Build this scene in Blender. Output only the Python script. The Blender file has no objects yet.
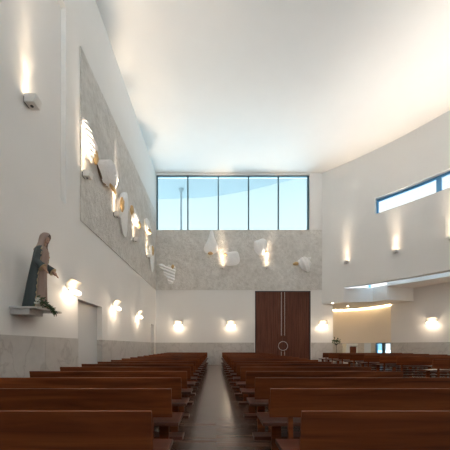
import bpy, bmesh, math, random
from mathutils import Vector, Matrix, noise
random.seed(7)
S = bpy.context.scene
COL = S.collection
PI = math.pi
F, CX, CY, E = 270.0, 216.0, 345.8, 1.2       # focal length (px), vanishing point, eye height
def P(x, y, Y):                                # photo point at depth Y -> world
    return Vector(((x-CX)*Y/F, Y, E-(y-CY)*Y/F))
DB = 17.1                                      # back wall
XL = -3.82                                     # side wall
ZC = 12.16                                     # ceiling

# ------------------------------------------------------------------ materials
def mat(name):
    m = bpy.data.materials.new(name); m.use_nodes = True
    nt = m.node_tree; b = nt.nodes['Principled BSDF']
    return m, nt, b
def N(nt, t, **kw):
    n = nt.nodes.new(t)
    for k, v in kw.items():
        if k.startswith('i_'): n.inputs[k[2:].replace('_', ' ')].default_value = v
        else: setattr(n, k, v)
    return n
def plain(name, col, rough=.5, metal=0, emit=None, es=0, spec=.5):
    m, nt, b = mat(name)
    b.inputs['Base Color'].default_value = (*col, 1); b.inputs['Roughness'].default_value = rough
    b.inputs['Metallic'].default_value = metal; b.inputs['Specular IOR Level'].default_value = spec
    if emit:
        b.inputs['Emission Color'].default_value = (*emit, 1); b.inputs['Emission Strength'].default_value = es
    return m
def ramp(nt, fac, stops):
    r = N(nt, 'ShaderNodeValToRGB'); el = r.color_ramp.elements
    el[0].position, el[0].color = stops[0][0], (*stops[0][1], 1)
    el[1].position, el[1].color = stops[-1][0], (*stops[-1][1], 1)
    for p, c in stops[1:-1]:
        e = el.new(p); e.color = (*c, 1)
    nt.links.new(fac, r.inputs[0]); return r.outputs[0]
def coords(nt, scale=(1, 1, 1), kind='Object', rot=(0, 0, 0)):
    t = N(nt, 'ShaderNodeTexCoord'); mp = N(nt, 'ShaderNodeMapping')
    mp.inputs['Scale'].default_value = scale; mp.inputs['Rotation'].default_value = rot
    nt.links.new(t.outputs[kind], mp.inputs[0]); return mp.outputs[0]
def noise_tex(nt, vec, scale, detail=4, rough=.5, dist=0):
    n = N(nt, 'ShaderNodeTexNoise'); n.inputs['Scale'].default_value = scale; n.inputs['Detail'].default_value = detail
    n.inputs['Roughness'].default_value = rough; n.inputs['Distortion'].default_value = dist
    nt.links.new(vec, n.inputs['Vector']); return n.outputs[0]
def bump(nt, b, h, strength, dist=.02):
    n = N(nt, 'ShaderNodeBump'); n.inputs['Strength'].default_value = strength; n.inputs['Distance'].default_value = dist
    nt.links.new(h, n.inputs['Height']); nt.links.new(n.outputs[0], b.inputs['Normal'])

def m_plaster(name, col):
    m, nt, b = mat(name); v = coords(nt)
    c = ramp(nt, noise_tex(nt, v, 1.3, 3), [(.3, tuple(x*.985 for x in col)), (.7, col)])
    nt.links.new(c, b.inputs['Base Color']); b.inputs['Roughness'].default_value = .7; b.inputs['Specular IOR Level'].default_value = .25
    return m
def m_relief():
    m, nt, b = mat('hammered_stone'); v = coords(nt)
    n1 = noise_tex(nt, v, 6, 7, .68); n2 = noise_tex(nt, v, 2.0, 5, .6)
    mx = N(nt, 'ShaderNodeMath', operation='MULTIPLY_ADD'); nt.links.new(n1, mx.inputs[0]); mx.inputs[1].default_value = .6
    ms = N(nt, 'ShaderNodeMath', operation='MULTIPLY'); nt.links.new(n2, ms.inputs[0]); ms.inputs[1].default_value = .4
    nt.links.new(ms.outputs[0], mx.inputs[2])
    c = ramp(nt, mx.outputs[0], [(.36, (.58, .555, .515)), (.5, (.685, .66, .625)), (.62, (.77, .75, .715))])
    nt.links.new(c, b.inputs['Base Color']); b.inputs['Roughness'].default_value = .85; b.inputs['Specular IOR Level'].default_value = .2
    bump(nt, b, n1, .9, .10)
    return m
def m_marble():
    m, nt, b = mat('veined_marble'); v = coords(nt)
    w = noise_tex(nt, v, .75, 5, .55, 1.2)
    a = N(nt, 'ShaderNodeMath', operation='SUBTRACT'); nt.links.new(w, a.inputs[0]); a.inputs[1].default_value = .5
    ab = N(nt, 'ShaderNodeMath', operation='ABSOLUTE'); nt.links.new(a.outputs[0], ab.inputs[0])
    c = ramp(nt, ab.outputs[0], [(0, (.44, .41, .385)), (.012, (.50, .47, .44)), (.03, (.55, .52, .49))])
    n2 = noise_tex(nt, v, 5, 5); c2 = ramp(nt, n2, [(.3, (.9, .9, .9)), (.7, (1, 1, 1))])
    mm = N(nt, 'ShaderNodeMix', data_type='RGBA', blend_type='MULTIPLY'); mm.inputs[0].default_value = 1
    nt.links.new(c, mm.inputs[6]); nt.links.new(c2, mm.inputs[7])
    nt.links.new(mm.outputs[2], b.inputs['Base Color']); b.inputs['Roughness'].default_value = .35
    return m
def m_wood(name, dark, mid, light, rough=.3, axis='X', scale=1.0, vary=.14):
    m, nt, b = mat(name)
    s = {'X': (.35, 5, 5), 'Y': (5, .35, 5), 'Z': (5, 5, .35)}[axis]
    v = coords(nt, tuple(k*scale for k in s))
    oi = N(nt, 'ShaderNodeObjectInfo')
    ad = N(nt, 'ShaderNodeVectorMath', operation='ADD'); nt.links.new(v, ad.inputs[0])
    sc = N(nt, 'ShaderNodeVectorMath', operation='SCALE'); sc.inputs[0].default_value = (37, 91, 53); nt.links.new(oi.outputs['Random'], sc.inputs['Scale'])
    nt.links.new(sc.outputs[0], ad.inputs[1])
    n1 = noise_tex(nt, ad.outputs[0], 2.2, 6, .6, .6)
    c = ramp(nt, n1, [(.28, dark), (.5, mid), (.72, light)])
    mr = N(nt, 'ShaderNodeMapRange'); mr.inputs['To Min'].default_value = 1-vary; mr.inputs['To Max'].default_value = 1+vary
    nt.links.new(oi.outputs['Random'], mr.inputs[0])
    hs = N(nt, 'ShaderNodeHueSaturation'); nt.links.new(mr.outputs[0], hs.inputs['Value']); nt.links.new(c, hs.inputs['Color'])
    nt.links.new(hs.outputs[0], b.inputs['Base Color']); b.inputs['Roughness'].default_value = rough
    b.inputs['Specular IOR Level'].default_value = .2
    bump(nt, b, n1, .08, .01)
    return m
def m_floor():
    m, nt, b = mat('plank_floor')
    v = coords(nt)
    br = N(nt, 'ShaderNodeTexBrick'); nt.links.new(v, br.inputs['Vector'])
    br.inputs['Scale'].default_value = 1; br.inputs['Brick Width'].default_value = 1.7; br.inputs['Row Height'].default_value = .14
    br.inputs['Mortar Size'].default_value = .003; br.inputs['Color1'].default_value = (.085, .045, .031, 1); br.inputs['Color2'].default_value = (.17, .098, .07, 1)
    br.inputs['Mortar'].default_value = (.05, .03, .022, 1)
    g = noise_tex(nt, coords(nt, (.6, 9, 1)), 2.5, 5, .6)
    gc = ramp(nt, g, [(.3, (.75, .75, .75)), (.7, (1.1, 1.1, 1.1))])
    mm = N(nt, 'ShaderNodeMix', data_type='RGBA', blend_type='MULTIPLY'); mm.inputs[0].default_value = 1
    nt.links.new(br.outputs[0], mm.inputs[6]); nt.links.new(gc, mm.inputs[7]); nt.links.new(mm.outputs[2], b.inputs['Base Color'])
    rr = N(nt, 'ShaderNodeMapRange'); rr.inputs['To Min'].default_value = .16; rr.inputs['To Max'].default_value = .32
    nt.links.new(g, rr.inputs[0]); nt.links.new(rr.outputs[0], b.inputs['Roughness']); b.inputs['Specular IOR Level'].default_value = .6
    return m
def m_glass(name, tint):
    m = bpy.data.materials.new(name); m.use_nodes = True; nt = m.node_tree; nt.nodes.clear()
    o = N(nt, 'ShaderNodeOutputMaterial'); t = N(nt, 'ShaderNodeBsdfTransparent'); g = N(nt, 'ShaderNodeBsdfGlossy')
    t.inputs[0].default_value = (*tint, 1); g.inputs['Roughness'].default_value = .02
    fr = N(nt, 'ShaderNodeFresnel'); fr.inputs[0].default_value = 1.25
    mx = N(nt, 'ShaderNodeMixShader'); nt.links.new(fr.outputs[0], mx.inputs[0]); nt.links.new(t.outputs[0], mx.inputs[1]); nt.links.new(g.outputs[0], mx.inputs[2])
    nt.links.new(mx.outputs[0], o.inputs[0]); return m

WARM = (1.0, .72, .42)
M = dict(
    plaster=m_plaster('white_plaster', (.80, .785, .765)), ceil=m_plaster('ceiling_plaster', (.86, .845, .825)),
    relief=m_relief(), marble=m_marble(),
    pew=m_wood('mahogany', (.062, .0130, .0035), (.155, .036, .0090), (.245, .064, .0165), .45),
    seatwood=m_wood('shaded_mahogany', (.045, .013, .007), (.085, .026, .014), (.125, .042, .024), .3),  # same mahogany as the backrests; the seats' darker shading is put into the colour
    doorwood=m_wood('door_wood', (.085, .028, .016), (.14, .048, .028), (.19, .070, .042), .5, 'Z', 1, .1),
    floor=m_floor(), frame=plain('teal_frame', (.07, .14, .17), .4), bframe=plain('blue_frame', (.10, .33, .60), .45),
    glass=m_glass('clear_glass', (.95, .99, 1.0)), cyan=m_glass('cyan_glass', (.86, .975, 1.0)), bluepane=m_glass('blue_glass', (.55, .82, 1.0)), metal=plain('brushed_steel', (.75, .72, .68), .3, 1),
    stone=None, gold=plain('gilding', (.62, .42, .20), .5, .35), edge=plain('brown_stone_edge', (.2, .13, .08), .7),
    box=plain('white_enamel', (.78, .76, .73), .45), dark=plain('dark_fitting', (.03, .03, .035), .4),
    lamp=plain('lit_glass', (.9, .85, .75), .3, 0, (1, .86, .66), 2.2), shell=plain('glazed_ceramic', (.62, .57, .50), .35),
    led=plain('led_strip', (1, .9, .7), .3, 0, (1, .76, .45), 6), spotlens=plain('downlight_lens', (1, .9, .8), .3, 0, (1, .8, .55), 12),
    dress=plain('painted_rose_cloth', (.34, .235, .19), .6), mantle=plain('painted_teal_cloth', (.045, .062, .067), .55),
    veil=plain('painted_cream_cloth', (.40, .29, .245), .6), skin=plain('painted_skin', (.50, .29, .20), .5), hair=plain('painted_hair', (.09, .05, .03), .6),
    gtrim=plain('gold_trim', (.50, .38, .22), .45, .2), leaf=plain('leaf_green', (.045, .085, .03), .5), white=plain('white_petal', (.8, .79, .72), .6),
    concrete=plain('outdoor_concrete', (.215, .225, .225), .8), ground=plain('pale_paving', (.8, .8, .78), .9), grey=plain('grey_door_paint', (.62, .61, .60), .5),
)
def m_stone():
    m, nt, b = mat('carved_white_stone'); v = coords(nt)
    n1 = noise_tex(nt, v, 14, 5, .6)
    c = ramp(nt, n1, [(.3, (.86, .85, .84)), (.7, (.93, .925, .92))]); nt.links.new(c, b.inputs['Base Color']); b.inputs['Roughness'].default_value = .75
    bump(nt, b, n1, .5, .03); return m
M['stone'] = m_stone()

# ------------------------------------------------------------------ mesh helpers
def box(bm, x0, x1, y0, y1, z0, z1, mtx=None):
    r = bmesh.ops.create_cube(bm, size=1)['verts']
    for v in r:
        v.co = Vector(((x0+x1)/2+v.co.x*(x1-x0), (y0+y1)/2+v.co.y*(y1-y0), (z0+z1)/2+v.co.z*(z1-z0)))
        if mtx: v.co = mtx @ v.co
    return r
def prism(bm, pts, z0, z1):                    # polygon in plan, extruded in z
    a = [bm.verts.new((p[0], p[1], z0)) for p in pts]; b = [bm.verts.new((p[0], p[1], z1)) for p in pts]
    bm.faces.new(a[::-1]); bm.faces.new(b); n = len(pts)
    for i in range(n): bm.faces.new((a[i], a[(i+1) % n], b[(i+1) % n], b[i]))
def tube(bm, path, radii, seg=8, cap=True):
    rings = []; n = len(path); path = [Vector(p) for p in path]
    if not hasattr(radii, '__len__'): radii = [radii]*n
    up = Vector((0, 0, 1))
    for i, p in enumerate(path):
        t = (path[min(i+1, n-1)]-path[max(i-1, 0)]).normalized()
        a = t.cross(up if abs(t.z) < .95 else Vector((1, 0, 0))).normalized(); c = a.cross(t)
        rings.append([bm.verts.new(p+(a*math.cos(2*PI*k/seg)+c*math.sin(2*PI*k/seg))*radii[i]) for k in range(seg)])
    for i in range(n-1):
        for k in range(seg):
            bm.faces.new((rings[i][k], rings[i][(k+1) % seg], rings[i+1][(k+1) % seg], rings[i+1][k]))
    if cap: bm.faces.new(rings[0][::-1]); bm.faces.new(rings[-1])
def ball(bm, c, r, sub=2, sc=(1, 1, 1), mtx=None):
    vs = bmesh.ops.create_icosphere(bm, subdivisions=sub, radius=r)['verts']
    for v in vs:
        v.co = Vector((v.co.x*sc[0], v.co.y*sc[1], v.co.z*sc[2]))
        if mtx: v.co = mtx @ v.co
        v.co += Vector(c)
    return vs
def obj(name, bm, m, parent=None, bev=0, smooth=False, loc=None):
    bmesh.ops.recalc_face_normals(bm, faces=bm.faces[:])
    me = bpy.data.meshes.new(name); bm.to_mesh(me); bm.free()
    me.materials.append(m)
    if smooth:
        for p in me.polygons: p.use_smooth = True
    o = bpy.data.objects.new(name, me); COL.objects.link(o)
    if loc is not None: o.location = loc
    if parent: o.parent = parent
    if bev:
        b = o.modifiers.new('bevel', 'BEVEL'); b.width = bev; b.segments = 2; b.limit_method = 'ANGLE'
    return o
def BM(): return bmesh.new()
def tag(o, label, cat, group=None):
    o['label'] = label; o['category'] = cat
    if group: o['group'] = group
    return o
def thing(name, label, cat, loc=(0, 0, 0), rz=0, group=None):
    o = bpy.data.objects.new(name, None); COL.objects.link(o); o.location = loc; o.rotation_euler = (0, 0, rz); o.empty_display_size = .2
    return tag(o, label, cat, group)
def struct(name, bm, m, parent=None, **k):
    o = obj(name, bm, m, parent, **k)
    if not parent: o['kind'] = 'structure'
    return o
def copy_tree(o, parent=None):
    c = o.copy(); COL.objects.link(c)
    if parent: c.parent = parent
    for ch in list(o.children): copy_tree(ch, c)
    return c
ORD = 'first second third fourth fifth sixth seventh eighth ninth tenth eleventh twelfth thirteenth fourteenth fifteenth sixteenth seventeenth eighteenth'.split()

# ------------------------------------------------------------------ curved side wall (circle through three points)
A, B, C3 = Vector((6.72, 17.12)), Vector((8.90, 15.11)), Vector((10.88, 12.55))
def circ(a, b, c):
    d = 2*(a.x*(b.y-c.y)+b.x*(c.y-a.y)+c.x*(a.y-b.y))
    ux = (a.length_squared*(b.y-c.y)+b.length_squared*(c.y-a.y)+c.length_squared*(a.y-b.y))/d
    uy = (a.length_squared*(c.x-b.x)+b.length_squared*(a.x-c.x)+c.length_squared*(b.x-a.x))/d
    o = Vector((ux, uy)); return o, (a-o).length
CC, CR = circ(A, B, C3)
thA = math.atan2(A.y-CC.y, A.x-CC.x)
def cw(th, off=0): return Vector((CC.x+(CR+off)*math.cos(th), CC.y+(CR+off)*math.sin(th)))
def th_px(x):
    lo, hi = 0, thA+.05; k = (x-CX)/F
    for _ in range(60):
        m = (lo+hi)/2; p = cw(m)
        if p.x/p.y > k: lo = m
        else: hi = m
    return (lo+hi)/2
th344, thW0 = th_px(344), th_px(375)
thW1 = thW0-.62
YR = -7.0                                      # rear wall
# plan polyline of the wall: list of (inner, outer, theta)
T = .35
ths = sorted({thA+.012, thA, th344, thW0, thW1, 0.0} | {thA*i/48 for i in range(48)}, reverse=True)
plan = [(cw(t), cw(t, T), t) for t in ths]
pe = plan[-1]; plan.append((Vector((pe[0].x, YR)), Vector((pe[1].x, YR)), -1))
bm = BM(); ZW0, ZW1, ZB = 8.57, 9.45, 4.73
def cell(bm, a, b, z0, z1):
    prism(bm, [a[0], b[0], b[1], a[1]], z0, z1)
for a, b in zip(plan, plan[1:]):
    mid = (a[2]+b[2])/2
    zb = 3.86 if mid > th344 else ZB
    if b[2] == -1: mid = -1
    if thW1 < mid < thW0:
        cell(bm, a, b, zb, ZW0); cell(bm, a, b, ZW1, ZC+.1)
    else: cell(bm, a, b, zb, ZC+.1)
struct('wall_right', bm, M['plaster'])
# strip window in the curved wall
bm = BM(); fo0, fo1 = T-.10, T-.02
def cell2(bm, t0, t1, o0, o1, z0, z1):
    prism(bm, [cw(t0, o0), cw(t1, o0), cw(t1, o1), cw(t0, o1)], z0, z1)
nseg = 24; dt = (thW1-thW0)/nseg
for i in range(nseg):
    t0, t1 = thW0+dt*i, thW0+dt*(i+1)
    cell2(bm, t0, t1, fo0, fo1, ZW1-.13, ZW1); cell2(bm, t0, t1, fo0, fo1, ZW0, ZW0+.03)
thM = th_px(437); step = thM-thW0
k = 0
ends = [thW0]
while ends[-1]+step > thW1: ends.append(ends[-1]+step)
w = .20/CR
for t in ends:
    ww = w if t != thW0 else w*.5
    cell2(bm, t+(0 if t == thW0 else ww/2), t-(ww if t == thW0 else ww/2), fo0, fo1, ZW0, ZW1)
win2 = struct('window_2', bm, M['bframe'])
bm = BM()
for i in range(nseg):
    t0, t1 = thW0+dt*i, thW0+dt*(i+1)
    cell2(bm, t0, t1, T-.065, T-.055, ZW0+.02, ZW1-.05)
obj('glass_pane', bm, M['glass'], win2)

# ------------------------------------------------------------------ flat walls built from cells at different depths
def wall_cells(name, us, zs, depth, put, m, parent=None):
    bm = BM()
    for i in range(len(us)-1):
        for j in range(len(zs)-1):
            d = depth((us[i]+us[i+1])/2, (zs[j]+zs[j+1])/2)
            if d is None: continue
            put(bm, us[i], us[i+1], zs[j], zs[j+1], d)
    return struct(name, bm, m)
D1 = (7.47, 9.05, 2.5); D2 = (15.8, 16.6, 2.5); RC = (6.88, 4.8, 9.8)
def dl(u, z):
    if D1[0] < u < D1[1] and z < D1[2]: return .2
    if D2[0] < u < D2[1] and z < D2[2]: return .2
    if u < RC[0] and u > 2.2 and RC[1] < z < RC[2]: return .13
    return 0
wall_cells('wall_left', [YR, 2.2, RC[0], D1[0], D1[1], D2[0], D2[1], DB+.5], [0, 2.5, RC[1], RC[2], ZC+.1], dl,
           lambda bm, a, b, z0, z1, d: box(bm, XL-.5, XL-d, a, b, z0, z1), M['plaster'])
# back wall: window opening, door recess
BX0, BX1 = XL, 6.72
WX0, WX1, WZ0, WZ1 = -3.80, 5.94, 8.53, 12.06
DX0, DX1, DZ = 2.47, 5.98, 4.67
def dback(u, z):
    if WX0 < u < WX1 and WZ0 < z < WZ1: return None
    if DX0 < u < DX1 and z < DZ: return None
    if u > 6.72 and z > 3.86: return None
    return 0
wall_cells('wall_back', [XL-.5, WX0, DX0, WX1, DX1, 6.72, 7.41], [0, 3.86, DZ, WZ0, WZ1, ZC+.1], dback,
           lambda bm, a, b, z0, z1, d: box(bm, a, b, DB, DB+.45, z0, z1), M['plaster'])
# rear wall (behind the camera); large glazed opening added to let in fill daylight
RX0, RX1, RZ0, RZ1 = -2.6, 12.5, 4.0, 11.8
XR = pe[0].x
def drear(u, z): return None if RX0 < u < RX1 and RZ0 < z < RZ1 else 0
wall_cells('wall_front', [XL-.5, RX0, RX1, 17.6], [0, RZ0, RZ1, ZC+.1], drear,
           lambda bm, a, b, z0, z1, d: box(bm, a, b, YR-.4, YR, z0, z1), M['plaster'])
bm = BM()
for i in range(6):
    x = RX0+(RX1-RX0)*i/5; box(bm, x-.05, x+.05, YR-.3, YR-.2, RZ0, RZ1)
for z in (RZ0+.05, (RZ0+RZ1)/2, RZ1-.05): box(bm, RX0, RX1, YR-.29, YR-.21, z-.05, z+.05)
win3 = struct('fill_window', bm, M['frame'])
bm = BM(); box(bm, RX0, RX1, YR-.255, YR-.245, RZ0, RZ1); obj('glass_pane', bm, M['glass'], win3)
# floor, ceiling
bm = BM(); box(bm, XL-.5, 17.6, YR-.4, 20.5, -.2, 0); struct('floor', bm, M['floor'])
bm = BM()
prism(bm, [(XL-.5, YR-.4), (pe[1].x, YR-.4)]+[tuple(p[1]) for p in plan[:-1]][::-1]+[(6.9, DB+.45), (XL-.5, DB+.45)], ZC, ZC+.4)
struct('ceiling', bm, M['ceil'])
# clerestory window in the back wall
bm = BM(); fy0, fy1 = DB+.12, DB+.24
vx = [WX0+.04]+[P(x, 0, DB).x for x in (187.6, 218.3, 248.8, 278.9)]+[WX1-.06]
for i, x in enumerate(vx):
    h = .04 if 0 < i < 5 else .05
    box(bm, x-h, x+h, fy0, fy1, WZ0, WZ1)
box(bm, WX0, WX1, fy0, fy1, WZ1-.06, WZ1); box(bm, WX0, WX1, fy0, fy1, WZ0, WZ0+.035)
win1 = struct('window_1', bm, M['frame'])
for a, b in zip(vx, vx[1:]):
    bm = BM(); box(bm, a+.03, b-.03, DB+.175, DB+.185, WZ0+.02, WZ1-.06); obj('glass_pane', bm, M['cyan'], win1)

# relief cladding (rough stone) on two walls
bm = BM(); box(bm, XL, 6.71, DB-.025, DB+.02, ZB, 8.53); struct('trim_1', bm, M['relief'])
bm = BM(); box(bm, XL-.02, XL+.025, 7.58, DB, ZB, 9.62); struct('trim_2', bm, M['relief'])
# marble dado
bm = BM(); ZD = 1.40
for a, b in ((YR, D1[0]), (D1[1], D2[0]), (D2[1], DB)):
    n = max(1, round((b-a)/1.5))
    for i in range(n):
        g = .004; box(bm, XL-.01, XL+.012, a+(b-a)*i/n+(g if i else 0), a+(b-a)*(i+1)/n, 0, ZD)
for a in (D1, D2):
    for y0 in (a[0], a[1]): pass
    box(bm, XL-.2, XL+.012, a[1]-.012, a[1]+.004, 0, ZD)
struct('baseboard_left', bm, M['marble'])
bm = BM()
for a, b in ((XL, DX0-.05), (DX1+.05, 7.41)):
    n = max(1, round((b-a)/1.5))
    for i in range(n): box(bm, a+(b-a)*i/n+(.004 if i else 0), a+(b-a)*(i+1)/n, DB-.012, DB+.01, 0, ZD)
struct('baseboard_back', bm, M['marble'])
# side doors
for k, d in enumerate((D1, D2)):
    bm = BM(); box(bm, XL-.199, XL-.165, d[0]+.002, d[1]-.002, .01, d[2]-.01)
    dr = struct('door_%d' % (k+2), bm, M['grey'])
    bm = BM()
    tube(bm, [(XL-.165, d[0]+.12, 1.05), (XL-.11, d[0]+.12, 1.05), (XL-.11, d[0]+.26, 1.05)], .011)
    obj('door_handle', bm, M['metal'], dr, smooth=True)
# entrance doors
bm = BM(); fr = .05
box(bm, DX0-.0, DX0+fr, DB-.02, DB+.3, 0, DZ); box(bm, DX1-fr, DX1, DB-.02, DB+.3, 0, DZ); box(bm, DX0, DX1, DB-.02, DB+.3, DZ-fr, DZ); box(bm, DX0, DX1, DB+.14, DB+.3, 0, DZ)
door = struct('door_1', bm, plain('dark_door_frame', (.03, .014, .01), .4))
xm = P(282.9, 0, DB).x
for s, (a, b) in enumerate(((DX0+fr, xm-.008), (xm+.008, DX1-fr))):
    bm = BM(); n = 13
    box(bm, a, b, DB+.06, DB+.1, .01, DZ-fr)
    for i in range(n):
        u0, u1 = a+(b-a)*i/n, a+(b-a)*(i+1)/n
        box(bm, u0+.006, u1-.006, DB+.035+random.uniform(0, .006), DB+.07, .01, DZ-fr)
    lf = obj('door_leaf', bm, M['doorwood'], door, bev=.004)
    s_ = -1 if s == 0 else 1
    bm = BM(); hx = xm+s_*.105
    tube(bm, [(hx, DB-.03, 1.85), (hx, DB-.03, DZ-fr-.02)], .013, 8)
    for z in (1.9, 3.2, 4.5): tube(bm, [(hx, DB-.03, z), (hx, DB+.05, z)], .012)
    obj('pull_bar', bm, M['metal'], lf, smooth=False)
    bm = BM(); hr = .28
    tube(bm, [(xm+s_*hr*math.sin(PI*i/16)+s_*.012, DB-.03, 1.19+hr*math.cos(PI*i/16)) for i in range(17)], .017, 8)
    for z in (.93, 1.45): tube(bm, [(xm+s_*.09, DB-.03, z), (xm+s_*.09, DB+.05, z)], .012)
    obj('ring_handle', bm, M['metal'], lf)
    bm = BM(); tube(bm, [(hx, DB-.02, .5), (hx, DB-.02, .84)], .015); tube(bm, [(hx, DB-.02, .7), (hx, DB+.05, .7)], .01); obj('floor_bolt', bm, M['metal'], lf)

# ------------------------------------------------------------------ low side volume: soffits, niche, outer wall
ZN, ZS = 3.82, 4.60                            # niche soffit, side-aisle soffit
f0 = cw(th344); f1 = Vector((9.32, 16.03)); f2 = Vector((9.72, 15.35)); f3 = Vector((11.62, 15.88))
nic = [Vector(p) for p in ((8.42, 19.6), (8.9, 19.62), (9.4, 19.5), (9.8, 19.32), (10.17, 19.08), (10.5, 18.7), (10.75, 18.2), (10.92, 17.65), (11.05, 17.06))]
def smooth2(pts, n=6):
    out = []
    for i in range(len(pts)-1):
        p0, p1, p2, p3 = pts[max(i-1, 0)], pts[i], pts[i+1], pts[min(i+2, len(pts)-1)]
        for k in range(n):
            u = k/n; out.append(.5*(2*p1+(p2-p0)*u+(2*p0-5*p1+4*p2-p3)*u*u+(3*p1-p0-3*p2+p3)*u**3))
    return out+[pts[-1]]
nic = smooth2(nic)
bm = BM()
cut = [cw(thA+.01, .3)]+[cw(t, .02) for t in ths if th344 <= t <= thA]
low = [cw(thA+.01, .02)]+[cw(t, .02) for t in ths if th344 <= t <= thA][1:]+[f1, f2, f3, Vector((11.5, 17.0)), Vector((11.5, 20.2)), Vector((6.9, 20.2)), Vector((6.9, 17.3))]
prism(bm, low, ZN, ZN+.20)
low2 = [f0+Vector((.02, .02)), f1+Vector((0, .012)), f2+Vector((.012, .012)), f3+Vector((0, .012)), Vector((11.6, 20.2)), Vector((7.75, 20.2))]
prism(bm, low2, ZN+.19, ZS+.06)
struct('ceiling_niche', bm, M['plaster'])
# side-aisle soffit with upstand along the light slot
edge = [f2]+[cw(t, .78) for t in ths if t < th_px(395)]+[Vector((pe[0].x+.78, YR))]
bm = BM()
prism(bm, [f3+Vector((0, .01))]+[f2+Vector((.012, .02))]+edge[1:]+[Vector((18, YR)), Vector((18, 13)), Vector((13.4, 17)), Vector((11.6, 17))], ZS, ZS+.25)
for a, b in zip(edge[1:], edge[2:]):
    d = (b-a).normalized(); n = Vector((-d.y, d.x))*.12
    if n.x < 0: n = -n
    prism(bm, [a, b, b+n, a+n], ZS+.2, 5.1)
struct('ceiling_side', bm, M['plaster'])
# slot glazing
bm = BM()
sl = [t for t in ths if t < th344]
for a, b in zip(sl, sl[1:]):
    prism(bm, [cw(a, T-.02), cw(b, T-.02), cw(b, .85), cw(a, .85)], 5.00, 5.012)
win4 = struct('window_4', bm, M['glass'])
bm = BM()
for t in sl[3::4]:
    a, b = cw(t, T), cw(t, .8); d = (b-a).normalized(); n = Vector((-d.y, d.x))*.03
    prism(bm, [a-n, b-n, b+n, a+n], 4.96, 5.04)
a = P(370, 0, 16.55).xy
box(bm, a.x-.05, a.x+.05, a.y, a.y+.08, ZS+.06, 5.0)
obj('window_frame', bm, M['bframe'], win4)
# outer wall of the side space
rw = [Vector((11.05, 17.06)), Vector((11.65, 15.88)), Vector((12.43, 14.34)), Vector((13.6, 11.8)), Vector((14.9, 8)), Vector((15.9, 3.5)), Vector((16.2, YR))]
def strip(bm, pts, z0, z1, t0, t1):
    q = []
    for i, p in enumerate(pts):
        d = (pts[min(i+1, len(pts)-1)]-pts[max(i-1, 0)]).normalized(); n = Vector((-d.y, d.x))
        q.append((p+n*t0, p+n*t1))
    for a, b in zip(q, q[1:]): prism(bm, [a[0], b[0], b[1], a[1]], z0, z1)
bm = BM(); strip(bm, rw, 0, ZS+.2, 0, .3); struct('wall_side', bm, M['plaster'])
bm = BM(); strip(bm, rw, 0, ZD, -.012, .01); struct('baseboard_right', bm, M['marble'])
# niche wall: plaster above the dado, marble + low windows below
bm = BM(); strip(bm, nic, ZD, ZN+.1, 0, .25)
strip(bm, [Vector((7.41, DB+.3)), Vector((8.42, 19.6))], 0, ZN+.1, 0, .2)
struct('wall_niche', bm, m_plaster('niche_plaster', (.80, .735, .65)))
bm = BM(); strip(bm, nic[:37], 0, ZD, -.012, .25); struct('baseboard_niche', bm, M['marble'])
def on_niche(px):                              # point of the niche curve under a photo column
    for a, b in zip(nic, nic[1:]):
        ka, kb = a.x/a.y*F+CX, b.x/b.y*F+CX
        if ka <= px <= kb: return a+(b-a)*((px-ka)/(kb-ka))
    return nic[-1]
bm = BM()
wp = nic[36:]
strip(bm, wp, 0, .25, -.012, .25)
struct('trim_3', bm, M['marble'])
bm = BM()
strip(bm, wp, ZD-.06, ZD, .02, .12); strip(bm, wp, .25, .31, .02, .12)
for x in (375.5, 383, 390.6):
    p = on_niche(x); d = (on_niche(x+.3)-on_niche(x-.3)).normalized(); n = Vector((-d.y, d.x)); h = .10 if x == 383 else .04
    prism(bm, [p-d*h+n*.02, p+d*h+n*.02, p+d*h+n*.12, p-d*h+n*.12], .25, ZD)
win5 = struct('window_5', bm, M['frame'])
hw = len(wp)//2+1
bm = BM(); strip(bm, wp[:hw], .28, ZD-.03, .06, .07); obj('glass_pane', bm, M['bluepane'], win5)
bm = BM(); strip(bm, wp[hw-1:], .28, ZD-.03, .06, .07); obj('glass_pane', bm, M['glass'], win5)
bm = BM(); q0, q1 = on_niche(364.3), on_niche(371)
strip(bm, [q0, on_niche(367), q1], .2, ZD-.02, -.03, -.013); struct('trim_4', bm, plain('frosted_panel', (.62, .68, .74), .25))
# LED line at the top of the niche wall
bm = BM(); strip(bm, nic, ZN-.06, ZN-.005, -.05, -.015)
tag(obj('light_strip', bm, M['led']), 'warm glowing light line along the top of the curved niche wall', 'light')
# downlights
for x, y, lab in ((332.7, 303, 'small round downlight in the low soffit beside the entrance wall'), (348, 306, 'small round downlight in the middle of the low niche soffit')):
    Y = F*(ZN-E)/(CY-y); p = P(x, y, Y)
    t = thing('downlight', lab, 'light', (p.x, p.y, ZN), 0, 'soffit downlights')
    bm = BM(); bmesh.ops.create_cone(bm, cap_ends=True, segments=16, radius1=.07, radius2=.07, depth=.012, matrix=Matrix.Translation((0, 0, -.006))); obj('rim', bm, M['box'], t)
    bm = BM(); bmesh.ops.create_cone(bm, cap_ends=True, segments=16, radius1=.05, radius2=.05, depth=.006, matrix=Matrix.Translation((0, 0, -.015))); obj('lens', bm, M['spotlens'], t)
    l = bpy.data.lights.new('downlight_lamp', 'SPOT'); l.energy = 25; l.color = WARM; l.spot_size = 1.6; l.spot_blend = .8; l.shadow_soft_size = .04
    lo = bpy.data.objects.new('downlight_lamp', l); COL.objects.link(lo); lo.location = (0, 0, -.03); lo.parent = t

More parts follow.
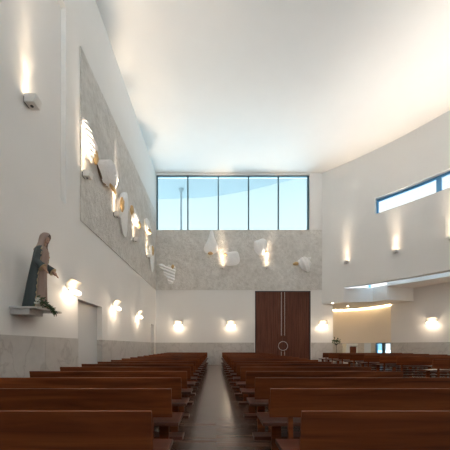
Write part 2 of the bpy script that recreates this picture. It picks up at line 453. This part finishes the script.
# ------------------------------------------------------------------ outside: canopy, column, ground
bm = BM()
def cz(x, y, Z=16.0): Y = F*(Z-E)/(CY-y); return ((x-CX)*Y/F, Y)
prism(bm, [(-7, 17.7), (8.2, 17.7), (8.2, 22.6), cz(308, 174), cz(305, 176), cz(293, 179.5), cz(279, 183), cz(264, 187), cz(249, 190.5), cz(233, 193.6), cz(218, 196), cz(203, 197.6), cz(188, 198.4), cz(170, 199), cz(140, 199)], 16, 16.5)
struct('exterior_canopy', bm, M['concrete'])
bm = BM(); p = P(181.2, 200, 25.5); tube(bm, [(p.x, p.y, 0), (p.x, p.y, 15.6), (p.x, p.y, 16)], [.09, .09, .26], 14)
struct('exterior_column', bm, M['concrete'])
bm = BM(); box(bm, -60, 60, -40, 90, -.6, -.25); struct('exterior_ground', bm, M['ground'])

# ------------------------------------------------------------------ pews
PEW_H = .80
def make_pew(L, label, grp):
    t = thing('church_pew', label, 'pew', (0, 0, 0), 0, grp)
    h = L/2
    bm = BM(); tilt = Matrix.Translation((0, 0, .524)) @ Matrix.Rotation(math.radians(9), 4, 'X')
    box(bm, -h, h, -.010, .010, 0, .28, tilt); obj('backrest', bm, M['pew'], t, bev=.002)
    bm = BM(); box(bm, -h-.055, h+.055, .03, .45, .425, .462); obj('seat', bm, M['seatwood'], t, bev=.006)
    n = 2 if L < 3 else 3
    for i in range(n):
        x = -h+.2+(L-.4)*i/(n-1)
        bm = BM(); box(bm, x-.022, x+.022, -.012, .030, 0, .56); obj('post', bm, M['pew'], t, bev=.003)
        bm = BM(); box(bm, x-.05-.06*(i == 0)+.06*(i == n-1), x+.05-.06*(i == 0)+.06*(i == n-1), .32, .37, 0, .425); obj('leg', bm, M['pew'], t, bev=.003)
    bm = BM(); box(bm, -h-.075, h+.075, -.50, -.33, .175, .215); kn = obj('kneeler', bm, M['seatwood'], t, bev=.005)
    for i in range(n):
        x = -h+.2+(L-.4)*i/(n-1)
        bm = BM(); box(bm, x-.02, x+.02, -.46, -.012, .13, .175); box(bm, x-.02, x+.02, -.46, -.41, 0, .13); obj('bracket', bm, M['pew'], kn)
    return t
def rowY(k): return 1.70+.862*k
proto = {}
def place(key, L, x, y, rz, label, grp):
    if key not in proto: proto[key] = o = make_pew(L, label, grp)
    else: o = copy_tree(proto[key]); o['label'] = label; o['group'] = grp
    o.location = (x, y, 0); o.rotation_euler = (0, 0, rz)
LM = 2.47
for k in range(18):
    f = k/17
    xl = -.395-.125*min(1, k/6)
    xr = .525-.03*min(1, k/3)-.13*f
    where = ', nearest the camera' if k == 0 else (', nearest the back wall' if k == 17 else ' from the camera')
    place('m', LM, xl-LM/2, rowY(k), 0, f'brown wooden pew beside marble wall, {ORD[k]} row{where}', 'pews by the marble wall')
    place('m', LM, xr+LM/2, rowY(k), 0, f'brown wooden pew across the aisle from marble wall, {ORD[k]} row{where}', 'pews across the aisle')
side = [(6.08, 15.4), (6.02, 14.45), (6.12, 13.5), (6.22, 12.55), (6.35, 11.6), (6.45, 10.65), (6.48, 9.7), (6.48, 8.1)]
for k, (x, y) in enumerate(side):
    place('s', 4.5, x+2.25, y, 0, f'long brown pew in the side space, {ORD[k]} row from the entrance door wall', 'pews in the side space')

# ------------------------------------------------------------------ uplight boxes (square fittings that wash the wall upward)
def spot(parent, loc, e, size=1.7, blend=1.0, rot=(PI, 0, 0), col=(1, .78, .55)):
    l = bpy.data.lights.new('lamp', 'SPOT'); l.energy = e; l.color = col; l.spot_size = size; l.spot_blend = blend; l.shadow_soft_size = .035
    o = bpy.data.objects.new('lamp', l); COL.objects.link(o); o.location = loc; o.rotation_euler = rot; o.parent = parent
def uplight(loc, rz, label, e, grp, s=1.0, ceil_e=200):     # local +Y points out of the wall
    t = thing('uplight_sconce', label, 'wall light', loc, rz, grp)
    bm = BM(); box(bm, -.11*s, .11*s, .03, .03+.24*s, -.17*s, 0)
    vs = [v for v in bm.verts if v.co.z < -.1*s and v.co.y > .1]
    for v in vs: v.co.y -= .05*s
    obj('housing', bm, M['box'], t, bev=.006)
    bm = BM(); box(bm, -.08*s, .08*s, 0, .032, -.15*s, -.03*s); obj('wall_bracket', bm, M['dark'], t)
    bm = BM(); bmesh.ops.create_cone(bm, cap_ends=True, segments=14, radius1=.03*s, radius2=.03*s, depth=.012, matrix=Matrix.Translation((0, .12*s, -.174*s))); obj('lower_lens', bm, M['dark'], t)
    bm = BM(); bmesh.ops.create_cone(bm, cap_ends=True, segments=14, radius1=.06*s, radius2=.06*s, depth=.008, matrix=Matrix.Translation((0, .13*s, .005))); obj('upper_lens', bm, M['spotlens'], t)
    spot(t, (0, .16, .05), e*.055, 2.0, 1.0)
    spot(t, (0, .14, .05), e*.75, .85, 1.0, (PI, 0, 0))
    spot(t, (0, .22, .05), e*1.1, .36, .9, (PI+math.radians(3), 0, 0))
    spot(t, (0, .22, .05), ceil_e*.9, 1.35, .9, (PI-math.radians(25), 0, 0), (1, .88, .755))
UP = 60
GU = 'box uplights on the walls'
RW = -PI/2                                     # out of the left wall = +X
uplight((XL-.13, 5.62, 6.36), RW, 'white box uplight alone on the smooth wall high above the statue', UP*.9, GU, 1.0, 90)
for i, y in enumerate((7.72, 10.05, 12.4, 14.75)):
    uplight((XL+.025, y, 6.16), RW, f'white box uplight on the rough stone side panel, {ORD[i]} from the smooth pier', UP*1.6, GU, .95, 70)
for x, lab in ((222.4, 'white box uplight on the back stone panel under the leaf carving'), (266.4, 'white box uplight on the back stone panel above the entrance doors')):
    p = P(x, 266, DB); uplight((p.x, DB-.025, 6.2), PI, lab, UP*1.7, GU, .85, 45)
for px, lab in ((347, 'white box uplight on the curved wall, beside the entrance wall corner'), (396, 'white box uplight on the curved wall under the blue strip window'), (452, 'white box uplight on the curved wall at the edge of the photo')):
    t_ = th_px(px); p = cw(t_); ang = math.atan2(CC.y-p.y, CC.x-p.x)-PI/2
    uplight((p.x, p.y, 6.27), ang, lab, UP*.9, GU, .9, 150)
for k_, y in enumerate((10.0, 7.2, 4.4, 1.6, -1.2)):  # unseen uplights added along the curve to brighten the ceiling
    th = math.asin((y-CC.y)/CR) if y > CC.y else 0
    p = cw(th) if y > CC.y else Vector((pe[0].x, y)); ang = math.atan2(CC.y-p.y, CC.x-p.x)-PI/2 if y > CC.y else PI/2
    uplight((p.x, p.y, 6.27), ang, f'added box uplight on the curved wall beside the camera, {ORD[k_]} beyond the photo edge', UP*.8, GU, .9, 300)
for k_, y in enumerate((3.3, .9, -1.5)):  # more unseen uplights, added on the marble wall for ceiling light
    uplight((XL-.13 if y > 2.2 else XL, y, 6.36), RW, f'added box uplight on the marble side wall beside the camera, {ORD[k_]} beyond the photo edge', UP*.9, GU, 1.0, 220)

# ------------------------------------------------------------------ lower wall lamps: curved ceramic shell over a lit glass tube
def wall_lamp(loc, rz, label, e=28):
    t = thing('wall_lamp', label, 'wall light', loc, rz, 'shell wall lamps')
    L = .27; g = []
    for i in range(11):                          # curved sheet above the tube, leaning outward at its top edge
        u = i/10; g.append((.085-.05*math.sin(PI*u*.8)+.16*u*u, .03+.25*u))
    bm = BM()
    vs = [[bm.verts.new((x, y, z)) for (y, z) in g] for x in (-L, L)]
    for i in range(10): bm.faces.new((vs[0][i], vs[0][i+1], vs[1][i+1], vs[1][i]))
    o = obj('ceramic_shell', bm, M['shell'], t, smooth=True); sm = o.modifiers.new('thick', 'SOLIDIFY'); sm.thickness = .014
    bm = BM(); tube(bm, [(-L+.02, .15, -.02), (-L+.03, .15, -.02), (L-.03, .15, -.02), (L-.02, .15, -.02)], [.045, .06, .06, .045], 16); obj('glass_tube', bm, M['lamp'], t, smooth=True)
    bm = BM(); tube(bm, [(-L-.005, .15, -.02), (-L+.02, .15, -.02)], .04, 12); tube(bm, [(L-.02, .15, -.02), (L+.005, .15, -.02)], .04, 12); obj('end_cap', bm, M['metal'], t)
    bm = BM(); box(bm, -.07, .07, 0, .03, -.06, .08); box(bm, -.012, .012, .03, .12, .0, .03); obj('wall_plate', bm, M['box'], t, bev=.004)
    for x, z in ((-.12, -.02), (.12, -.02)):
        l = bpy.data.lights.new('lamp', 'POINT'); l.energy = e*.5; l.color = (1, .78, .55); l.shadow_soft_size = .06
        lo = bpy.data.objects.new('lamp', l); COL.objects.link(lo); lo.location = (x, .33, z-.04); lo.parent = t
LE = 5
for y, lab in ((7.0, 'lit ceramic wall lamp between the statue and the grey side door'), (10.05, 'lit ceramic wall lamp first past the grey side door'), (13.1, 'lit ceramic wall lamp second past the grey side door')):
    wall_lamp((XL, y, 2.62), RW, lab, LE)
for x, lab in ((178.5, 'lit ceramic wall lamp on the back wall nearest the marble side wall'), (231, 'lit ceramic wall lamp on the back wall between aisle and entrance doors'), (322, 'lit ceramic wall lamp on the back wall beside the niche')):
    p = P(x, 325, DB); wall_lamp((p.x, DB, 2.5), PI, lab, LE)
k_ = (433-CX)/F
for a, b in zip(rw[1:], rw[2:]):
    s = (k_*a.y-a.x)/((b.x-a.x)-k_*(b.y-a.y))
    if 0 <= s <= 1:
        p = a+(b-a)*s; d = (b-a).normalized(); n = Vector((d.y, -d.x)); wall_lamp((p.x, p.y, 2.5), math.atan2(n.y, n.x)-PI/2, 'lit ceramic wall lamp on the side space outer wall above pews', LE)

for k_, y in enumerate((10.0, 6.6, 3.2)):  # unseen lamps added to brighten the side space
    for a, b in zip(rw, rw[1:]):
        if a.y >= y > b.y:
            p = a+(b-a)*((a.y-y)/(a.y-b.y)); d = (b-a).normalized(); n = Vector((d.y, -d.x))
            wall_lamp((p.x, p.y, 2.5), math.atan2(n.y, n.x)-PI/2, f'added lit ceramic wall lamp on the side space outer wall, {ORD[k_]} beyond the photo edge', LE*1.6)

# ------------------------------------------------------------------ carved stone pieces on the relief panels
def carving(label, pts3, out, th, gold=(), ribs=None, tilt=0, group='carved stone pieces', jag=.0, amp=.03, rim=False):
    # pts3: outline on the wall plane (world), out: unit normal out of the wall; the plate floats th0 off the wall and bulges
    c = sum(pts3, Vector())/len(pts3)
    t = thing('stone_carving', label, 'sculpture', c, 0, group)
    u = (Vector((0, 0, 1)).cross(out)).normalized(); v = Vector((0, 0, 1))
    loc = [((p-c).dot(u), (p-c).dot(v)) for p in pts3]
    # resample outline
    n = len(loc); fine = []
    for i in range(n):
        p0, p1, p2, p3 = (loc[(i+j-1) % n] for j in range(4))
        for s in [i_/10 for i_ in range(10)]:
            f = [.5*((2*p1[q])+(-p0[q]+p2[q])*s+(2*p0[q]-5*p1[q]+4*p2[q]-p3[q])*s*s+(-p0[q]+3*p1[q]-3*p2[q]+p3[q])*s**3) for q in (0, 1)]
            fine.append(f)
    bm = BM(); rings = []
    K = 24
    def height(a, b, r):
        h = .09+th*.7*(1-r**3)+tilt*b
        if ribs: h += amp*math.sin((a*math.cos(ribs[0])+b*math.sin(ribs[0]))*ribs[1]+ribs[2]*a*b)*(1 if r < .98 else .5)
        h += .03*noise.noise(Vector((a*3+c.x, b*3+c.z, 1)))
        return max(.06, h)
    for k in range(K, 0, -1):
        r = k/K; ring = []
        for i, (a, b) in enumerate(fine):
            j = 1+(jag*(1 if (i//5) % 2 else -1) if k == K else 0)
            a_, b_ = a*r*j, b*r*j; ring.append(bm.verts.new(u*a_+v*b_+out*height(a_, b_, r)))
        rings.append(ring)
    ctr = bm.verts.new(out*height(0, 0, 0)); m = len(fine)
    for ra, rb in zip(rings, rings[1:]):
        for i in range(m): bm.faces.new((ra[i], ra[(i+1) % m], rb[(i+1) % m], rb[i]))
    for i in range(m): bm.faces.new((rings[-1][i], rings[-1][(i+1) % m], ctr))
    back = [bm.verts.new(u*a*.86+v*b*.86+out*.0) for a, b in fine]
    n0 = len(bm.faces); rimset = set(range(n0, n0+m))
    for i in range(m): bm.faces.new((back[i], back[(i+1) % m], rings[0][(i+1) % m], rings[0][i]))
    bm.faces.new(back)
    o = obj('stone_plate', bm, M['stone'], t)
    o.data.materials.append(M['edge'])
    if rim:
        for p_ in o.data.polygons:
            if p_.index in rimset: p_.material_index = 1
    for g in gold:                              # gilded lump: (point, size u, size v, depth)
        q, su, sv = g[0], g[1], g[2]; d = g[3] if len(g) > 3 else .10
        bm = BM(); vs = ball(bm, (0, 0, 0), 1, 3)
        for w in vs:
            p = w.co.copy(); nz = 1+.25*noise.noise(p*1.7+q)
            # leaf-like pointed lump
            taper = 1-.45*max(0, p.z)
            w.co = u*(p.x*su*taper*nz)+v*(p.z*sv*nz)+out*(max(-.2, p.y)*d*nz+d*.4)
        bm2 = obj('gilded_edge', bm, M['gold'], t, smooth=True, loc=q-c)
    return t
OB = Vector((0, -1, 0)); YB = DB-.025
def bw(pts): return [P(x, y, YB) for x, y in pts]
def bp(x, y, o=0): return P(x, y, YB)+OB*o
carving('serrated white stone carving near the corner of the two stone panels', bw([(159.5, 264.5), (163, 264), (166, 266.5), (170, 266), (175.5, 267), (175.5, 274), (174.5, 281), (171.5, 284.5), (168.5, 283), (167, 278), (164, 274.5), (163.5, 270.5), (160, 268)]), OB, .12,
        [(bp(173, 267.2, .07), .11, .13)], ribs=(1.2, 34, 2), jag=.03)
carving('leaf shaped white stone carving with a gilded foot on the back panel', bw([(210.5, 231.5), (209, 236.5), (207, 242), (204.4, 247), (204.3, 251), (207, 254), (213, 254.5), (217, 251.5), (218, 247), (216, 241.5), (214, 236.5), (213, 231.5)]), OB, .16,
        [(bp(210.5, 254, .08), .17, .10)])
carving('squarish white stone carving beside the lit uplight on the back panel', bw([(226, 254), (229, 252.5), (237, 252), (239.3, 257), (239.5, 262), (237, 265), (231, 266.3), (225.5, 265.3), (224.8, 260)]), OB, .13,
        [(bp(225.2, 255.3, .10), .12, .09)])
carving('rounded white stone carving on back panel above the entrance doors', bw([(254.5, 242), (258, 240.5), (262, 239), (265.8, 240.5), (267, 246), (265.5, 251), (262.5, 255.5), (258, 255.5), (254.3, 251), (253.5, 246)]), OB, .16,
        [(bp(265.8, 253, .08), .13, .10)])
carving('scalloped round white stone carving with gilded point nearest the curved wall', bw([(297.3, 263), (299, 259.5), (303, 257.3), (307, 258), (311, 257.6), (309.5, 260.5), (311, 264), (309.5, 267), (308.5, 272.3), (304, 271), (299.5, 268)]), OB, .22,
        [(bp(295.6, 264, .06), .20, .11, .08)], ribs=(.4, 26, 1))
OL = Vector((1, 0, 0)); XP = XL+.025
def lp(x, y, o=.1):
    Y = -(XP+o)*F/(CX-x); return P(x, y, Y)
def lw(pts):
    return [lp(x, y)-OL*.1 for x, y in pts]
carving('feather like white stone carving with gilded tip above the nearest panel uplight', lw([(84.5, 117), (87.5, 126), (91, 135), (94.5, 144), (97, 152), (95.5, 160), (92, 162), (89.5, 153), (87.5, 142), (85.5, 130)]), OL, .14,
        [(lp(94, 157, .1), .13, .24, .09)], ribs=(1.3, 55, 0), jag=.05)
carving('large ribbed wing of white stone with brown edge on side panel', lw([(98.5, 160.5), (105, 159.5), (111.5, 160.5), (115, 170), (117, 181), (115, 188.5), (110, 188), (105.5, 184.5), (102, 178), (99.5, 169)]), OL, .2,
        [(lp(111.5, 188.3, .12), .32, .07, .08)], ribs=(.9, 44, 2), amp=.05, rim=True)
carving('tall narrow white stone slab with gilded cup below the ribbed wing', lw([(120.5, 194.5), (127.5, 193), (128.2, 205), (127.6, 222), (126.8, 236), (123.8, 234.5), (121.5, 222), (120, 208)]), OL, .12,
        [(lp(121, 204.5, .14), .15, .28, .09)])
carving('feathered white stone carving with gilded tips above the third panel uplight', lw([(129.5, 207), (132.5, 205), (135, 210), (138, 216), (140.5, 224), (140, 230), (137.5, 228), (134.8, 222), (132.2, 214)]), OL, .12,
        [(lp(130.8, 210, .1), .16, .2, .09), (lp(138.3, 225, .14), .16, .17, .09)], jag=.04)
carving('slim white stone feather with gilded edge above the farthest panel uplight', lw([(145.3, 220), (147.3, 218), (149.2, 222), (150.8, 228), (151, 234), (149, 234), (147, 229)]), OL, .12,
        [(lp(148.6, 231, .14), .18, .15, .09)])
carving('lowest white stone fragment with gilded face near the panel corner', lw([(150, 247), (152.2, 245), (154, 250), (154.2, 262), (153.4, 271), (151.8, 271), (150.4, 259)]), OL, .10,
        [(lp(151.8, 251, .1), .2, .3, .09)])

# ------------------------------------------------------------------ statue on its shelf
SZ = 1.93
t = thing('wall_shelf', 'thin pale stone shelf carrying the painted statue', 'shelf', (XL, 5.35, SZ))
bm = BM(); box(bm, 0, .50, -.37, .47, -.035, 0); obj('shelf_board', bm, M['marble'], t, bev=.004)
bm = BM(); box(bm, 0, .36, -.345, .05, -.145, -.035); obj('shelf_bracket', bm, M['marble'], t, bev=.004)
st = thing('saint_statue', 'painted statue of a veiled woman in teal mantle standing on wall shelf', 'statue', (XL+.305, 5.36, SZ), math.radians(8)); st.scale = (.96, .94, 1.06)
def loft(bm, rings, seg=48, a0=0, a1=2*PI, closed=True, fold=None, cap=False):
    R = []
    for (z, cx, rx, ry) in rings:
        ring = []
        for k in range(seg if closed else seg+1):
            a = a0+(a1-a0)*k/seg; f = 1+(fold(a, z) if fold else 0)
            ring.append(bm.verts.new((cx+rx*math.cos(a)*f, ry*math.sin(a)*f, z)))
        R.append(ring)
    for p, q in zip(R, R[1:]):
        n = len(p)
        for k in range(n if closed else n-1): bm.faces.new((p[k], p[(k+1) % n], q[(k+1) % n], q[k]))
    if cap: bm.faces.new(R[0][::-1]); bm.faces.new(R[-1])
    return R
bm = BM()
loft(bm, [(0, .02, .155, .165), (.06, .02, .15, .16), (.2, .02, .14, .15), (.45, .02, .125, .14), (.7, .015, .11, .13), (.86, .01, .10, .122), (.96, .01, .108, .135), (1.05, .005, .105, .15), (1.11, 0, .085, .135), (1.15, 0, .06, .085), (1.18, .005, .046, .05), (1.22, .012, .042, .043)],
     fold=lambda a, z: .07*math.sin(9*a+.6*z)*max(0, min(1, (1.0-z)/.8)), cap=True)
obj('dress', bm, M['dress'], st, smooth=True)
bm = BM()                                       # mantle: open at the front, flaring to the back
mr = [(.01, -.055, .215, .215), (.05, -.05, .21, .21), (.2, -.045, .19, .20), (.45, -.03, .17, .19), (.7, -.02, .145, .18), (.9, -.01, .13, .18), (1.02, -.005, .125, .19), (1.09, -.005, .11, .18), (1.13, -.005, .09, .14), (1.17, -.005, .07, .085)]
op = math.radians(64)
R = loft(bm, mr, 56, op, 2*PI-op, False, lambda a, z: .05*math.sin(8*a+z*1.3)*max(.1, min(1, (1.1-z)/.8)))
o = obj('mantle', bm, M['mantle'], st, smooth=True); s = o.modifiers.new('thick', 'SOLIDIFY'); s.thickness = .014; s.offset = 1
for sgn in (1, -1):                             # gold hem along each front edge
    bm = BM(); pth = []
    for (z, cx, rx, ry) in mr[:-1]:
        a = op*sgn; f = 1+.05*math.sin(8*(op if sgn > 0 else 2*PI-op)+z*1.3)*max(.1, min(1, (1.1-z)/.8))
        pth.append((cx+rx*math.cos(a)*f*1.03, ry*math.sin(a)*f*1.03, z))
    fine = []
    for p, q in zip(pth, pth[1:]):
        for i in range(6):
            w_ = Vector(p).lerp(Vector(q), i/6); w_.x += .007*math.sin(w_.z*70); w_.y += .007*math.cos(w_.z*55); fine.append(w_)
    tube(bm, fine, .011, 6); obj('gold_hem', bm, M['gtrim'], o)
# head, face
hm = Matrix.Translation((.03, 0, 1.305)) @ Matrix.Rotation(math.radians(20), 4, 'Y')
bm = BM(); vs = ball(bm, (0, 0, 0), .078, 4, (.95, .84, 1.2))
for v in vs:
    p = v.co
    if p.x > .02:
        if p.z < -.02: p.y *= 1-.22*min(1, (-.02-p.z)/.06)      # chin
        e = lambda y, z, w: math.exp(-(((p.y-y)/w)**2+((p.z-z)/w)**2))
        p.x += .016*math.exp(-((p.y/.011)**2))*math.exp(-(((p.z+.012)/.02)**2))  # nose
        p.x -= .008*(e(.028, .008, .014)+e(-.028, .008, .014))                     # eye sockets
        p.x += .005*math.exp(-((p.y/.02)**2+((p.z+.048)/.007)**2))                 # lips
    v.co = hm @ p
tube(bm, [(.012, 0, 1.17), (.022, 0, 1.25)], [.043, .04], 14)
hd = obj('head', bm, M['skin'], st, smooth=True)
bm = BM()
for y in (.028, -.028): ball(bm, hm @ Vector((.066, y, .008)), .009, 2, (.6, 1.3, .6))
obj('eye', bm, M['hair'], hd, smooth=True)
bm = BM(); ball(bm, hm @ Vector((.071, 0, -.048)), .014, 2, (.5, 1.2, .35)); obj('lips', bm, plain('painted_lips', (.35, .10, .08), .5), hd, smooth=True)
bm = BM(); vs = ball(bm, (0, 0, 0), .083, 4, (.98, .9, 1.19))
kill = [v for v in bm.verts if v.co.x > .03 and v.co.z < .058 and abs(v.co.y) < .062]
bmesh.ops.delete(bm, geom=kill, context='VERTS')
for v in bm.verts: v.co = hm @ v.co
obj('hair', bm, M['hair'], st, smooth=True)
# veil over head and shoulders
bm = BM()
oph = math.radians(58)
vr = [(1.08, -.012, .135, .165), (1.13, -.012, .112, .13), (1.18, -.008, .092, .1), (1.24, .005, .088, .09), (1.30, .02, .096, .092), (1.35, .03, .098, .088), (1.39, .036, .085, .075), (1.415, .04, .058, .052), (1.425, .04, .02, .02)]
VR = []
for i, (z, cx, rx, ry) in enumerate(vr):
    o_ = oph*(1 if i < 5 else max(0.02, 1-(i-4)*.3)); ring = []
    for k in range(33):
        a = o_+(2*PI-2*o_)*k/32; f = 1+.03*math.sin(7*a+z*6)
        ring.append(bm.verts.new((cx+rx*math.cos(a)*f, ry*math.sin(a)*f, z)))
    VR.append(ring)
for p, q in zip(VR, VR[1:]):
    for k in range(32): bm.faces.new((p[k], p[k+1], q[k+1], q[k]))
o = obj('veil', bm, M['veil'], st, smooth=True); s = o.modifiers.new('thick', 'SOLIDIFY'); s.thickness = .009; s.offset = 1
for sgn in (1, -1):                             # arms in mantle sleeves, open hands
    sh, el, wr = Vector((.0, sgn*.145, 1.07)), Vector((-.005, sgn*.185, .86)), Vector((.135, sgn*.19, .74))
    if sgn > 0: wr = Vector((.17, sgn*.175, .74))
    bm = BM(); tube(bm, [sh+Vector((0, 0, .02)), sh, sh.lerp(el, .5), el, el.lerp(wr, .5), wr], [.03, .06, .062, .062, .062, .075], 16)
    sl_ = obj('sleeve', bm, M['mantle'], st, smooth=True)
    bm = BM(); d = (wr-el).normalized(); tube(bm, [wr-d*.004, wr+d*.004], [.077, .077], 16); obj('sleeve_trim', bm, M['gtrim'], sl_)
    bm = BM(); d = Vector((.75, sgn*.12, -.62)).normalized(); lat = Vector((0, sgn*1, 0)); lat = (lat-d*lat.dot(d)).normalized(); nrm = d.cross(lat)
    tube(bm, [wr-d*.05, wr+d*.02, wr+d*.05, wr+d*.085], [.028, .024, .032, .028], 12)
    for i, (o_, L_) in enumerate(((-.027, .058), (-.009, .07), (.009, .066), (.027, .05))):
        b0 = wr+d*.08+lat*o_; tube(bm, [b0-d*.02, b0+d*L_*.5, b0+d*L_*.85-Vector((0, 0, L_*.12)), b0+d*L_-Vector((0, 0, L_*.25))], [.011, .0105, .0095, .006], 8)
    b0 = wr+d*.045-lat*.026; tube(bm, [b0, b0-lat*.022+d*.02, b0-lat*.028+d*.045], [.013, .011, .007], 8)
    obj('hand', bm, M['skin'], st, smooth=True)
bm = BM()
for y in (.06, -.05): ball(bm, (.15, y, .03), .05, 2, (1.2, .8, .6))
obj('foot', bm, M['skin'], st, smooth=True)
# mantle end folded over the feet, cream lining
bm = BM(); loft(bm, [(0, .01, .19, .20), (.05, .0, .185, .195), (.10, -.01, .165, .18), (.17, -.02, .13, .16)], 40, math.radians(-160), math.radians(-20), False, lambda a, z: .06*math.sin(11*a)); o = obj('mantle_lining', bm, plain('painted_cream_lining', (.55, .47, .38), .6), st, smooth=True)
o.modifiers.new('thick', 'SOLIDIFY').thickness = .012
for ch in st.children_recursive:                # the figure leans forward over its base
    for v in ch.data.vertices: v.co.x += .085*v.co.z*min(1, v.co.z)-.02
# bouquet at the feet
bo = thing('bouquet', 'small bouquet of white flowers and trailing green leaves at statue feet', 'flowers', (XL+.45, 5.12, SZ))
bm = BM()
for i in range(7):
    c = Vector((random.uniform(-.06, .03), random.uniform(-.06, .08), random.uniform(.06, .22)))
    for k in range(9):
        a = 2*PI*k/9; ball(bm, c+Vector((.018*math.cos(a), .018*math.sin(a), .008*(k % 3))), .017, 1, (1, 1, .6))
obj('flower_heads', bm, M['white'], bo, smooth=True)
bm = BM()
def leafblade(bm, a, b, w):
    d = (b-a); n = d.cross(Vector((random.uniform(-1, 1), random.uniform(-1, 1), random.uniform(-.3, 1)))).normalized()*w; m = a.lerp(b, .45); q = d.cross(n).normalized()*w*.4
    vs = [bm.verts.new(p) for p in (a, m+n, b, m-n)]; c = bm.verts.new(m+q)
    for i in range(4): bm.faces.new((vs[i], vs[(i+1) % 4], c))
base = Vector((0, 0, .16)); tip = Vector((.08, .30, -.02))
for i in range(150):
    s = random.random(); c = base.lerp(tip, s)+Vector((random.uniform(-.05, .06), random.uniform(-.05, .05), random.uniform(-.04, .05)))*(1.15-.6*s)
    leafblade(bm, c, c+Vector((random.uniform(-.02, .06), random.uniform(-.02, .10), random.uniform(-.05, .05))), .012)
for i in range(26):
    c = tip+Vector((random.uniform(-.03, .05), random.uniform(-.02, .10), random.uniform(-.02, .02))); leafblade(bm, c, c+Vector((.02, random.uniform(0, .07), -random.uniform(.05, .13))), .008)
obj('leaves', bm, M['leaf'], bo)
bm = BM(); tube(bm, [(-.05, -.08, .02), (0, 0, .12), (.04, .12, .12), (.08, .28, .0)], .008); obj('stems', bm, M['leaf'], bo)

# ------------------------------------------------------------------ niche furniture: flower stand, white table with wooden cabinet
p = P(336.3, 0, 16.6)
fs = thing('flower_stand', 'dark slender stand with a small flower arrangement beside the niche', 'flowers', (p.x, p.y, 0))
bm = BM(); tube(bm, [(0, 0, 0), (0, 0, .02)], .15, 20); tube(bm, [(0, 0, .02), (0, 0, 1.26)], .014, 8); tube(bm, [(0, 0, 1.24), (0, 0, 1.32)], [.04, .09], 14); obj('pole', bm, M['dark'], fs)
bm = BM()
for i in range(120):
    a = random.uniform(0, 2*PI); r = random.uniform(0, .16); c = Vector((r*math.cos(a)*1.2, r*math.sin(a), 1.36+random.uniform(-.03, .14)))
    leafblade(bm, c, c+Vector((math.cos(a)*.09, math.sin(a)*.09, random.uniform(-.02, .13))), .022)
for x, h in ((-.13, .3), (.1, .24)):
    for i in range(18):
        c = Vector((x+random.uniform(-.04, .04), random.uniform(-.04, .04), 1.4+random.random()*h)); leafblade(bm, c, c+Vector((random.uniform(-.04, .04), random.uniform(-.04, .04), .09)), .02)
obj('leaves', bm, M['leaf'], fs)
bm = BM()
for i in range(9): ball(bm, (random.uniform(-.14, .14), random.uniform(-.12, .02), 1.36+random.uniform(0, .10)), .035, 1)
obj('flower_heads', bm, M['white'], fs, smooth=True)
a = P(344, 0, 18.3); b = P(355.5, 0, 18.3)
tb = thing('side_table', 'white side table with a thick top standing in the niche', 'table', ((a.x+b.x)/2, 18.3, 0)); w = (b.x-a.x)/2
bm = BM(); box(bm, -w, w, -.3, .3, 1.2, 1.35); obj('table_top', bm, M['white'], tb, bev=.01)
for x in (-w+.14, w-.05):
    bm = BM(); wd = .12 if x < 0 else .04; box(bm, x-wd, x+wd, -.27, .27, 0, 1.2); obj('leg', bm, M['white'], tb, bev=.006)
cb = thing('wooden_cabinet', 'small brown wooden cabinet under the white side table', 'cabinet', ((a.x+b.x)/2+.1, 18.25, 0))
bm = BM(); box(bm, -.22, .22, -.2, .2, .05, 1.13); obj('body', bm, M['pew'], cb, bev=.006)
bm = BM(); box(bm, -.2, .2, -.222, -.2, .1, 1.1); dd = obj('door', bm, M['pew'], cb, bev=.004)
bm = BM(); ball(bm, (.15, -.235, .65), .015, 2); obj('knob', bm, M['metal'], dd, smooth=True)
bm = BM(); box(bm, -.22, .22, -.2, .2, 0, .05); obj('plinth', bm, M['dark'], cb)

# ------------------------------------------------------------------ world, portals, camera
W = bpy.data.worlds.new('sky'); S.world = W; W.use_nodes = True; nt = W.node_tree
bg = nt.nodes['Background']
tc = N(nt, 'ShaderNodeTexCoord'); sp = N(nt, 'ShaderNodeSeparateXYZ'); nt.links.new(tc.outputs['Generated'], sp.inputs[0])
c = ramp(nt, sp.outputs[2], [(.0, (.16, .163, .165)), (.41, (.122, .125, .126)), (.47, (.110, .118, .12)), (.54, (.090, .108, .112)), (.66, (.45, .58, .70)), (1, (1.0, 1.22, 1.42))])
nt.links.new(c, bg.inputs[0]); bg.inputs[1].default_value = 2.6
def portal(loc, rot, sx, sy):
    l = bpy.data.lights.new('daylight_portal', 'AREA'); l.shape = 'RECTANGLE'; l.size = sx; l.size_y = sy; l.cycles.is_portal = True
    o = bpy.data.objects.new('daylight_portal', l); COL.objects.link(o); o.location = loc; o.rotation_euler = rot
portal(((RX0+RX1)/2, YR+.02, (RZ0+RZ1)/2), (PI/2, 0, 0), RX1-RX0, RZ1-RZ0)
portal(((WX0+WX1)/2, DB+.1, (WZ0+WZ1)/2), (-PI/2, 0, 0), WX1-WX0, WZ1-WZ0)

cam = bpy.data.cameras.new('camera'); co = bpy.data.objects.new('camera', cam); COL.objects.link(co)
co.location = (0, 0, E); co.rotation_euler = (PI/2, 0, 0)
cam.sensor_width = 36; cam.lens = 36*F/450; cam.shift_x = (225-CX)/450; cam.shift_y = (CY-225)/450; cam.clip_start = .05; cam.clip_end = 300
S.camera = co
vs_ = S.view_settings; vs_.view_transform = 'Standard'; vs_.look = 'None'; vs_.gamma = 1; vs_.use_curve_mapping = False; vs_.exposure = 1.82
S.cycles.max_bounces = 12; S.cycles.diffuse_bounces = 8; S.cycles.transparent_max_bounces = 16; S.cycles.sample_clamp_indirect = 6; S.cycles.use_denoising = True
